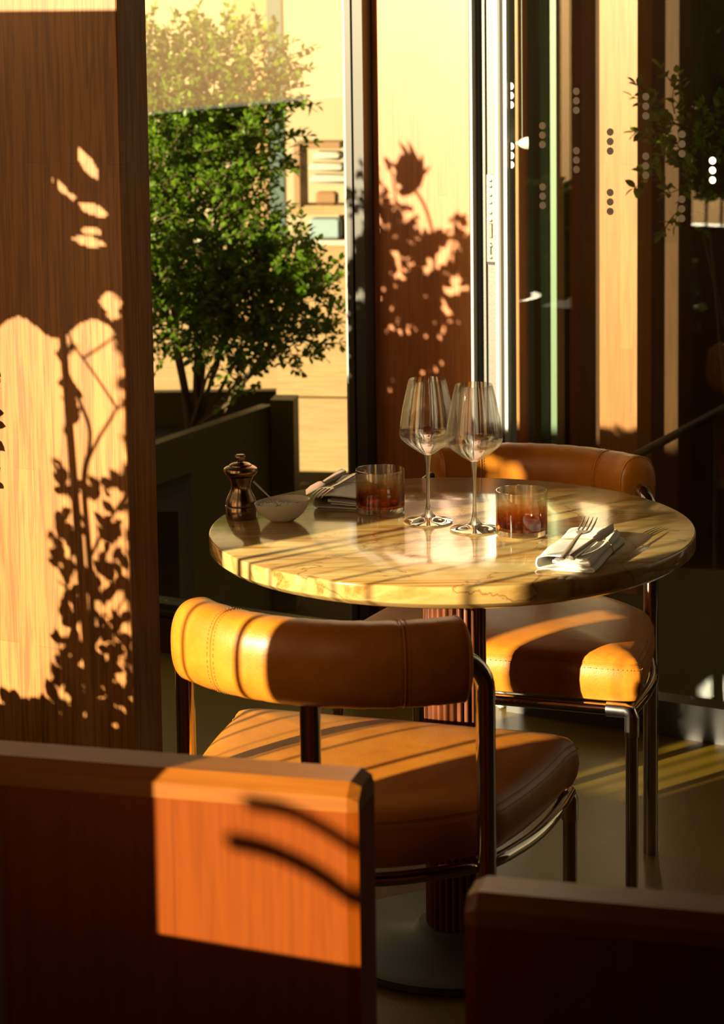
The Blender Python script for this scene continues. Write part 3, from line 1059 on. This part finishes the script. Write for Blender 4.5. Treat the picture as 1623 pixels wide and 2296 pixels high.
# unseen leaves added left of the pier to shade far table and rear chair
scr = empty('shade_leaves', LW + A * .2 + Vector((0, 0, .78)), label='loose leaves added between the window piers to block the sun', cat='plant')
so_ = LW + A * .2 + Vector((0, 0, .78))
fb, sb = MB(), MB()
U = Vector((math.sin(AZ), -math.cos(AZ), 0)); V = U.cross(S)
def from_uv(u, v):
    s = (u + .64) / .927
    base = LW + A * s
    z = (v - V.x * base.x - V.y * base.y) / V.z
    return Vector((base.x, base.y, z))
for i in range(5200):
    u, v = random.uniform(-.54, -.25), random.uniform(.3, 1.25)
    p = from_uv(u, v) + S * random.uniform(.06, .14)
    q = p - Vector((.125, .58, .722))
    if (q - S * q.dot(S)).length < .045: continue
    if p.z < .80: continue
    leaf(fb, p - so_, rvec(), S + rvec() * .5, random.uniform(.03, .05), .028)
for k in range(5):
    p = LW + A * (.12 + .06 * k) + N * .08 + Vector((0, 0, .78)) - so_
    sb.tube([p, p + Vector((.02, 0, .5)), p + Vector((0, .02, 1.1))], .006, 7)
fb.build('foliage', M['leafsoft'], scr)
sb.build('stems', M['stem'], scr)

# ------------------------------------------------------------------ table
TZ = .74
tb = empty('round_table', (0, 0, 0), label='round table with thick yellow marble top on a fluted mahogany column', cat='table')
RT = .41
prof = [(.02, -.040), (RT - .022, -.040), (RT - .012, -.036), (RT - .003, -.029), (RT - .001, -.0275), (RT, -.026), (RT, -.003), (RT - .0008, -.0012), (RT - .003, 0), (RT * .5, 0), (.01, 0)]
MB().lathe(prof, 160).build('marble_top', M['marble'], tb, loc=(0, 0, TZ))
def flute(r, z, a):
    c_ = math.cos(a * 26)
    return r - .0055 * (1 - max(0, .5 + .5 * c_) ** .5)
MB().lathe([(.0535, .04), (.0535, .30), (.0535, TZ - .052)], 312, fn=flute).build('fluted_column', M['mahogany'], tb, loc=(.004, .0, 0))
MB().lathe([(.21, 0), (.215, .004), (.215, .016), (.20, .022), (.075, .034), (.062, .046), (.01, .046)], 80).build('base_plate', M['bronze'], tb)
MB().lathe([(.12, TZ - .052), (.12, TZ - .041), (.01, TZ - .041)], 40).build('mounting_plate', M['bronze'], tb)

# ------------------------------------------------------------------ chairs
a_, rho, phi, c_, zb, hb, b_, Lf, zr, th = .222, .305, .70, .192, .702, .122, .272, .34, .388, .084
def superell(t, hx, hy, n=2.5):
    c, s = math.cos(t), math.sin(t)
    return hx * math.copysign(abs(c) ** (2 / n), c), hy * math.copysign(abs(s) ** (2 / n), s)
def bolster_ring(ang, k=1.0, push=0.0, n=56, extra=0):
    cx, cy = rho * math.sin(ang), c_ - rho * math.cos(ang)
    nx, ny = math.sin(ang), -math.cos(ang)        # outward
    tx, ty = math.cos(ang), math.sin(ang)
    out_ = []
    for i in range(n):
        e, z = superell(2 * PI * i / n, th / 2 * k + extra, hb / 2 * k + extra)
        out_.append((cx + nx * e + tx * push, cy + ny * e + ty * push, zb + z))
    return out_
def seat_outline(inset=0, n=8):
    pts = [(-b_, Lf), (-b_ * .5, Lf + .004), (0, Lf + .006), (b_ * .5, Lf + .004), (b_, Lf), (b_ + .004, Lf - .05), (b_ - .004, .18), (b_ - .022, .07), (a_ + .002, .0), (.135, -.075), (.05, -.108), (-.05, -.108), (-.135, -.075), (-a_ - .002, .0), (-b_ + .022, .07), (-b_ + .004, .18), (-b_ - .004, Lf - .05)]
    P = catmull([(x, y, 0) for x, y in pts], n, True)
    c = Vector((0, .13, 0))
    k = 1 - inset / .25
    return [c + (p - c) * k for p in P]
def ring_path():
    arc = [(x, y, zr) for x, y in ((b_, Lf), (b_ + .002, .24), (b_ - .004, .15), (b_ - .02, .075), (a_ + .004, .01), (.16, -.055), (.085, -.10), (0, -.115))]
    left = [(-x, y, z) for x, y, z in arc[:-1]][::-1]
    return catmull(arc + left, 7)

def make_chair(loc, rz, label):
    ch_ = empty('dining_chair', loc, rz, label, 'chair', 'tan leather chairs at the round table')
    # bolster backrest
    mb = MB()
    rings = [bolster_ring(-phi, .55, -.012), bolster_ring(-phi, .80, -.010), bolster_ring(-phi, .94, -.006), bolster_ring(-phi, 1, 0)]
    for i in range(1, 40):
        an = -phi + 2 * phi * i / 40
        k = 1 + .006 * math.sin(i * 1.7) + .004 * math.sin(i * 3.1)
        for s_ in (-.62, .62):                      # leather pulled in along the seams
            k -= .03 * math.exp(-((an - s_ * phi) / .02) ** 2)
        rings.append(bolster_ring(an, k))
    rings += [bolster_ring(phi, 1, 0), bolster_ring(phi, .94, .006), bolster_ring(phi, .80, .010), bolster_ring(phi, .55, .012)]
    mb.loft(rings, caps=True)
    back = mb.build('backrest', M['leather'], ch_)
    for s_ in (-.62, .62):
        mb = MB()
        for d_ in (0,):
            P = bolster_ring(s_ * phi, 1, 0, 64, -.0006)
            mb.tube(P + [P[0]], .0012, 6, False)
        mb.build('seam', M['leather'], back)
        mb = MB()
        for d_ in (-.018, .018):
            P = bolster_ring(s_ * phi + d_, 1, 0, 120, .0002)
            for i in range(0, 120, 2):
                mb.tube([P[i], P[(i + 1) % 120]], .0006, 4)
        mb.build('stitching', M['stitch'], back)
    for e_ in (-1, 1):
        P = bolster_ring(e_ * phi, .985, e_ * .002, 64)
        MB().tube(P + [P[0]], .0018, 6, False).build('piping', M['leather'], back)
    # side uprights: floor, up, bent into the bolster's ends
    for e_ in (-1, 1):
        ex, ey = rho * math.sin(phi) * e_, c_ - rho * math.cos(phi)
        tx, ty = math.cos(phi) * e_, math.sin(phi)
        lx, ly = ex + tx * .044, ey + ty * .044
        pts = [(lx, ly, 0), (lx, ly, .2), (lx, ly, zr), (lx, ly, zb - .05)]
        for k in range(1, 9):
            t_ = k / 8 * PI / 2
            d_ = .05 * (1 - math.cos(t_))
            pts.append((lx - tx * d_, ly - ty * d_, zb - .05 + .05 * math.sin(t_)))
        pts.append((ex - tx * .06, ey - ty * .06, zb))
        MB().tube(pts, .0142, 24).build('leg', M['chrome'], ch_)
    MB().tube([(0, c_ - rho + .002, zr), (0, c_ - rho + .002, zb - .02)], .0150, 24).build('back_post', M['chrome'], ch_)
    MB().tube(ring_path(), .0100, 16).build('seat_ring', M['chrome'], ch_)
    MB().tube([(-b_ + .01, Lf, zr), (b_ - .01, Lf, zr)], .0105, 20).build('front_bar', M['chrome'], ch_)
    for e_ in (-1, 1):
        pts = [(e_ * (b_ - .045), Lf, zr), (e_ * (b_ - .012), Lf, zr), (e_ * (b_ - .003), Lf, zr - .003), (e_ * b_, Lf, zr - .012), (e_ * b_, Lf, zr - .045)]
        lg = MB().tube([(e_ * b_, Lf, 0), (e_ * b_, Lf, zr - .01)], .0112, 20).build('leg', M['chrome'], ch_)
        MB().tube(pts, .0132, 20).build('elbow_joint', M['chrome_satin'], lg)
        MB().lathe([(.013, 0), (.013, .008), (.002, .008)], 16, (e_ * b_, Lf, 0)).build('foot_cap', M['rubber'], lg)
    # seat pad
    mb = MB()
    rings = []
    for z, ins in ((.012, .03), (.012, .012), (.016, .004), (.03, -.002), (.05, -.005), (.070, -.003), (.079, .002), (.0805, .0035), (.083, .0025), (.090, .008), (.096, .02), (.101, .045), (.105, .08), (.108, .13), (.109, .19), (.109, .235)):
        rings.append([(p.x, p.y, zr + z - (.008 * (p.y < .0)) * 0) for p in seat_outline(ins)])
    mb.loft(rings, caps=True)
    seat = mb.build('seat', M['leather'], ch_)
    P = [(p.x, p.y, zr + .0805) for p in seat_outline(.003)]
    MB().tube(P + [P[0]], .0013, 6, False).build('piping', M['leather'], seat)
    mb = MB()
    P = catmull([(p.x, p.y, zr + .0735) for p in seat_outline(-.0035, 3)], 10, True)
    for i in range(0, len(P) - 1, 2):
        mb.tube([P[i], P[i + 1]], .0006, 4)
    mb.build('stitching', M['stitch'], seat)
    return ch_
c1 = make_chair((-.193, -.568, 0), R(-17.9), 'tan leather chair in the foreground, its curved backrest towards the camera')
c2 = make_chair((.170, .4945, 0), R(160.9), 'tan leather chair on the far right side of the marble table')

wc = MB().lathe([(.03, 0), (.03, ZC)], 24).build('glint_column', M['lampwhite'], None, True, (-1.60, -.135, 0))  # unseen bright reflector added for strips of light in the wine glasses
tag(wc, 'slim round white column added out of view as a reflector for the wine glasses', 'column')

# ------------------------------------------------------------------ foreground partitions
def partition(right_top_front, ang, length, height, th_, label, flip=False):
    d = Vector((math.cos(ang), math.sin(ang), 0))
    n = Vector((-d.y, d.x, 0))
    e = empty('low_partition', (0, 0, 0), label=label, cat='partition', group='low timber partitions')
    c = right_top_front + d * (length / 2) * (1 if flip else -1) + n * th_ / 2
    e.location = (c.x, c.y, 0)
    # section across the thickness with a chamfered top, extruded along d
    ch1 = .014
    zt = height - .030
    def prism(sec, name, mat, bend=.10):
        def rg(x, k=0):
            return [(x, y * (1 - k), z - (k * .06 if z > height - .02 else 0)) for y, z in sec]
        h = length / 2
        mb = MB()
        mb.loft([rg(-h, bend), rg(-h + .012), rg(h - .012), rg(h, bend)], caps=True)
        return mb.build(name, mat, e, False, (0, 0, 0))
    prism([(-th_ / 2, 0), (-th_ / 2, zt), (th_ / 2, zt), (th_ / 2, 0)], 'timber_body', M['cherry2'])
    prism([(-th_ / 2 - .0015, zt + .0003), (-th_ / 2 - .0015, height - .013), (-th_ / 2 + .014, height), (th_ / 2 - .012, height), (th_ / 2, height - .012), (th_ / 2, zt + .0003)], 'top_lipping', M['lipping'])
    e.rotation_euler.z = ang
    return e
partition(Vector((-.158, -1.440, 0)), R(-15), .50, .785, .075, 'low orange timber partition in the left foreground with chamfered top')
partition(Vector((-.053, -1.652, 0)), R(-15), .9, .745, .07, 'second low timber partition whose top just shows at the bottom right', True)

# ------------------------------------------------------------------ tableware
def wine_glass(x, y, rz, label):
    g = empty('wine_glass', (x, y, TZ + .0005), rz, label, 'wine glass', 'wine glasses on the marble table')
    t_ = .0009
    outer = [(.0035, .1160), (.0075, .1172), (.0150, .1215), (.0260, .1290), (.0360, .1365), (.0430, .1425), (.0468, .1475), (.0484, .1535), (.0480, .162), (.0462, .176), (.0432, .195), (.0395, .213), (.0352, .232), (.0318, .2462), (.0314, .2472)]
    inner = [(.0310, .2468), (.0310, .2455), (.0343, .232), (.0386, .213), (.0423, .195), (.0453, .176), (.0471, .162), (.0475, .1535), (.0459, .1480), (.0420, .1433), (.0350, .1375), (.0250, .1300), (.0140, .1226), (.006, .1190), (.0006, .1183)]
    MB().lathe(outer + inner, 72, cap=False).build('bowl', M['glassthin'], g)
    stem = [(.0006, .1178), (.0062, .1168), (.0052, .110), (.0040, .098), (.0033, .080), (.0031, .055), (.0034, .033), (.0048, .0215), (.0075, .0150), (.013, .0100), (.0006, .0090)]
    MB().lathe(stem, 40, cap=False).build('stem', M['glass'], g)
    foot = [(.0006, .0095), (.013, .0098), (.022, .0060), (.034, .0034), (.0410, .0022), (.0418, .0013), (.0410, .0004), (.030, .0006), (.0006, .0012)]
    MB().lathe(foot, 64, cap=False).build('foot', M['glass'], g)
    return g
wine_glass(-.038, .036, 0, 'empty wine glass on the left, slightly farther back on the marble table')
wine_glass(.038, -.027, .7, 'empty wine glass on the right, in front of its twin')

def tumbler(x, y, label):
    g = empty('tumbler', (x, y, TZ + .0005), 0, label, 'tumbler', 'amber tumblers on the marble table')
    r = .0428
    wall = [(r, .0125), (r, .074), (r - .0006, .0762), (r - .0017, .0762), (r - .0022, .074), (r - .0022, .022), (r - .006, .0155), (r - .014, .0140), (.0006, .0138)]
    MB().lathe(wall, 80, cap=False).build('amber_body', M['amber'], g)
    base = [(.0006, .0132), (r - .001, .0128), (r, .0120), (r, .0035), (r - .0025, .0008), (r - .006, 0), (.03, .0012), (.0006, .003)]
    MB().lathe(base, 80, cap=False).build('clear_base', M['glass'], g)
    return g
tumbler(-.119, .118, 'amber glass tumbler left of the wine glasses')
tumbler(.114, -.071, 'amber glass tumbler right of the wine glasses near the white napkin')

# pepper mill
g = empty('pepper_mill', (-.360, .089, TZ), 0, 'small waisted copper-coloured metal pepper mill at the left table edge', 'pepper mill')
k = .00077 / 3.53
MB().lathe([(.002, 0), (.0268, 0), (.0275, .001), (.0275, .0215), (.0268, .0225), (.0262, .0228), (.0262, .0240), (.0268, .0245), (.0262, .030), (.0235, .037), (.0195, .045), (.0172, .052), (.0172, .058), (.0190, .065), (.0222, .0715), (.0232, .0735), (.0215, .0740), (.002, .0740)], 64).build('mill_body', M['millmetal'], g)
MB().lathe([(.002, .0742), (.0205, .0742), (.0255, .0752), (.0290, .0790), (.0298, .0835), (.0285, .0875), (.0240, .0905), (.0195, .0918), (.0190, .0935), (.0150, .0960), (.0080, .0972), (.0055, .0975), (.002, .0976)], 64).build('mill_head', M['millmetal'], g)
MB().lathe([(.002, .0974), (.0048, .0974), (.0048, .0990), (.0080, .1010), (.0095, .1055), (.0088, .1095), (.0070, .1112), (.002, .1116)], 120, fn=lambda r, z, a: r * (1 - (.05 if r > .006 else 0) * (.5 + .5 * math.cos(24 * a)))).build('knob', M['millmetal'], g)

# bowl of salt with a little spoon
g = empty('salt_bowl', (-.289, .062, TZ), R(0), 'off-white organic ceramic bowl of salt flakes beside the pepper mill', 'bowl')
def org(r, z, a):
    return r * (1 + .02 * math.cos(3 * a + .5) + .17 * math.cos(2 * a) * .6)
def bowl_rings(prof, dz):
    mb = MB()
    rings = []
    for r, z in prof:
        ring = []
        for i in range(72):
            a = 2 * PI * i / 72
            rr = org(r, z, a)
            zz = z * (1 + .12 * math.cos(a - .3) * (z / .038))
            ring.append((rr * math.cos(a), rr * math.sin(a), zz + dz))
        rings.append(ring)
    mb.loft(rings, caps=True)
    return mb
bowl_rings([(.012, .0), (.018, .0008), (.026, .006), (.034, .014), (.0400, .024), (.0430, .0335), (.0434, .0345), (.0424, .0350), (.0415, .0342), (.038, .025), (.031, .015), (.022, .008), (.004, .006)], 0).build('bowl_body', M['ceramic'], g)
sa = MB()
rings = []
random.seed(4)
for r, z in ((.0375, .0235), (.032, .0260), (.024, .0275), (.012, .0285), (.003, .0285)):
    rings.append([(org(r, z, 2 * PI * i / 48) * math.cos(2 * PI * i / 48), org(r, z, 2 * PI * i / 48) * math.sin(2 * PI * i / 48), z + random.uniform(-.0015, .0015)) for i in range(48)])
sa.loft(rings, caps=True)
for i in range(160):
    a, r = random.uniform(0, 2 * PI), .034 * random.random() ** .5
    sa.box((r * math.cos(a) * 1.08, r * math.sin(a) * .9, .0282 + random.uniform(0, .0015)), (.0025, .0018, .0009), random.uniform(0, 3))
o = sa.build('salt_flakes', M['salt'], None, False, (-.289, .062, TZ))
tag(o, 'coarse salt filling the off-white bowl', 'salt', kind='stuff')
sp_ = empty('small_spoon', (-.295, .05, TZ + .027), 0, 'slim metal spoon leaning in the salt bowl', 'spoon')
MB().tube([(.002, 0, 0), (-.012, .004, .014), (-.042, .012, .042)], [.0012, .0014, .0022], 10).build('handle', M['cutlery'], sp_)
MB().lathe([(.001, -.002), (.004, -.0015), (.0052, .0006), (.0047, .0006), (.001, -.001)], 20).build('spoon_bowl', M['cutlery'], sp_, loc=(.004, 0, -.001))

# folded napkins
def napkin(corner_, ang, wdt, lng, label):
    """cross-section of folded linen (x across, z up) extruded along the napkin's length"""
    e = empty('folded_napkin', corner_, ang, label, 'napkin', 'folded linen napkins on the marble table')
    t_ = .0021
    path = [(.010, .0022), (wdt * .55, .0016), (wdt - .004, .0018), (wdt, .0036), (wdt - .003, .0058), (wdt * .5, .0056), (.022, .0058)]
    path2 = [(.035, .0098), (wdt * .5, .0092), (wdt - .012, .0092), (wdt - .0085, .0112), (wdt - .012, .0132), (wdt * .5, .0134), (.016, .0150), (.006, .0140), (.0005, .0092), (.004, .0044), (.014, .0046)]
    top_ = [(.012, .0178), (.003, .0162), (-.0022, .0092), (.003, .0016)]
    def ribbon(P2, tt):
        P = catmull([(x, 0, z) for x, z in P2], 6)
        Lp, Rp = [], []
        for i, p in enumerate(P):
            d = (P[min(i + 1, len(P) - 1)] - P[max(i - 1, 0)]).normalized()
            n = Vector((-d.z, 0, d.x))
            Lp.append(p + n * tt / 2)
            Rp.append(p - n * tt / 2)
        return Lp + Rp[::-1]
    outer_path = [(wdt * .9, .0180), (wdt * .6, .0182), (.030, .0185), (.012, .0180), (.0015, .0155), (-.0015, .0090), (.0015, .0028), (.010, .0012), (wdt * .5, .0012), (wdt - .003, .0014), (wdt + .001, .0042), (wdt - .003, .0068), (wdt * .7, .0068), (.03, .0072)]
    fold_in = [(.024, .0112), (wdt * .5, .0104), (wdt - .010, .0102), (wdt - .0055, .0128), (wdt - .009, .0168), (wdt * .8, .0182)]
    mb = MB()
    nseg = 22
    for P2 in (outer_path, fold_in):
        sec = ribbon(P2, t_)
        rings = []
        for j in range(nseg + 1):
            y = lng * j / nseg
            rings.append([(p.x + .0012 * math.sin(y * 40 + p.z * 100), y + .002 * math.sin(p.x * 60), max(.0002, p.z * (1 + .05 * math.sin(y * 33 + 1)) + .0012 * math.sin(y * 25 + p.x * 40) * (p.z / .018) + (.0022 * math.exp(-(j / 1.5)) * (p.z > .012)))) for p in sec])
        mb.loft(rings, caps=True)
    mb.build('linen', M['napkin'], e)
    loop = [(wdt * .8, 0, .0200), (wdt * .4, 0, .0204), (.02, 0, .0204), (.004, 0, .0190), (-.0034, 0, .0095), (.002, 0, .0012), (wdt * .5, 0, .0012), (wdt, 0, .0012), (wdt + .003, 0, .0045), (wdt + .0005, 0, .012), (wdt - .004, 0, .0195)]
    P = catmull([(x, lng * .58 + .012 * math.sin(x * 30), z) for x, y, z in loop], 6, True)
    MB().tube(P + [P[0]], .0007, 6, False).build('elastic_band', M['string'], e)
    return e
nb = napkin((.121, -.304, TZ + .0003), R(-19), .090, .215, 'white folded napkin at the right table edge')
na = napkin((-.236, .160, TZ + .0003), R(-14), .088, .20, 'shaded folded napkin behind the amber tumbler at the far left')

def frame_at(p, q, upv=Vector((0, 0, 1))):
    y = (Vector(q) - Vector(p)).normalized()
    x = y.cross(upv).normalized()
    z = x.cross(y)
    mm = Matrix((x, y, z)).transposed().to_4x4()
    mm.translation = Vector(p)
    return mm
def section(mb, data):
    """loft of rounded-rectangle sections: (y, cx, cz, half width, half thickness)"""
    rings = []
    for y, cx, cz, hw, ht in data:
        ring = []
        for i in range(16):
            x, z = superell(2 * PI * i / 16, hw, ht, 3)
            ring.append((cx + x, y, cz + z))
        rings.append(ring)
    mb.loft(rings, caps=True)
def fork(p, q, label, flip=1):
    e = empty('fork', (0, 0, 0), 0, label, 'fork', 'forks on the napkins')
    e.matrix_world = frame_at(p, q)
    Ln = (Vector(q) - Vector(p)).length
    mb = MB()
    f = flip
    section(mb, [(0, 0, .002 * f, .0035, .0016), (.003, 0, .0022 * f, .0048, .0022), (Ln * .25, 0, .0030 * f, .0046, .0022), (Ln * .45, 0, .0038 * f, .0036, .0020), (Ln * .58, 0, .0030 * f, .0026, .0017), (Ln * .63, 0, .0022 * f, .0034, .0015)])
    mb.build('handle', M['cutlery'], e)
    mb = MB()
    section(mb, [(Ln * .62, 0, .0022 * f, .0034, .0012), (Ln * .66, 0, .0012 * f, .0085, .0010), (Ln * .70, 0, .0002 * f, .0112, .0009), (Ln * .74, 0, .0, .0118, .0009)])
    for k in range(4):
        x = -.0102 + k * .0068
        section(mb, [(Ln * .735, x, 0, .0019, .0010), (Ln * .80, x * 1.02, .0004 * f, .0017, .0010), (Ln * .92, x * 1.02, .0028 * f, .0013, .0009), (Ln, x, .0062 * f, .0005, .0005)])
    mb.build('tines', M['cutlery'], e)
    return e
def knife(p, q, label):
    e = empty('knife', (0, 0, 0), 0, label, 'knife', 'knives on the napkins')
    e.matrix_world = frame_at(p, q, Vector((.45, 0, 1)))
    Ln = (Vector(q) - Vector(p)).length
    mb = MB()
    section(mb, [(0, 0, 0, .0045, .003), (.004, 0, 0, .006, .0042), (Ln * .2, 0, 0, .0058, .0042), (Ln * .45, 0, 0, .0045, .0036), (Ln * .53, 0, 0, .0042, .0026)])
    mb.build('handle', M['cutlery'], e)
    mb = MB()
    section(mb, [(Ln * .52, 0, 0, .0040, .0018), (Ln * .56, .001, 0, .0075, .0010), (Ln * .75, .001, 0, .0080, .0009), (Ln * .9, .0, 0, .0062, .0007), (Ln, -.004, 0, .0008, .0004)])
    mb.build('blade', M['cutlery'], e)
    return e
fork((.158, -.338, TZ + .0215), (.224, -.128, TZ + .036), 'steel fork with tines up on the white napkin at the right')
knife((.172, -.338, TZ + .0255), (.262, -.138, TZ + .031), 'steel knife beside the fork on the white napkin at the right')
fork((-.163, .330, TZ + .027), (-.232, .150, TZ + .026), 'steel fork with tines down on the shaded napkin', -1)
knife((-.184, .345, TZ + .0275), (-.252, .155, TZ + .0265), 'steel knife beside the fork on the shaded napkin')
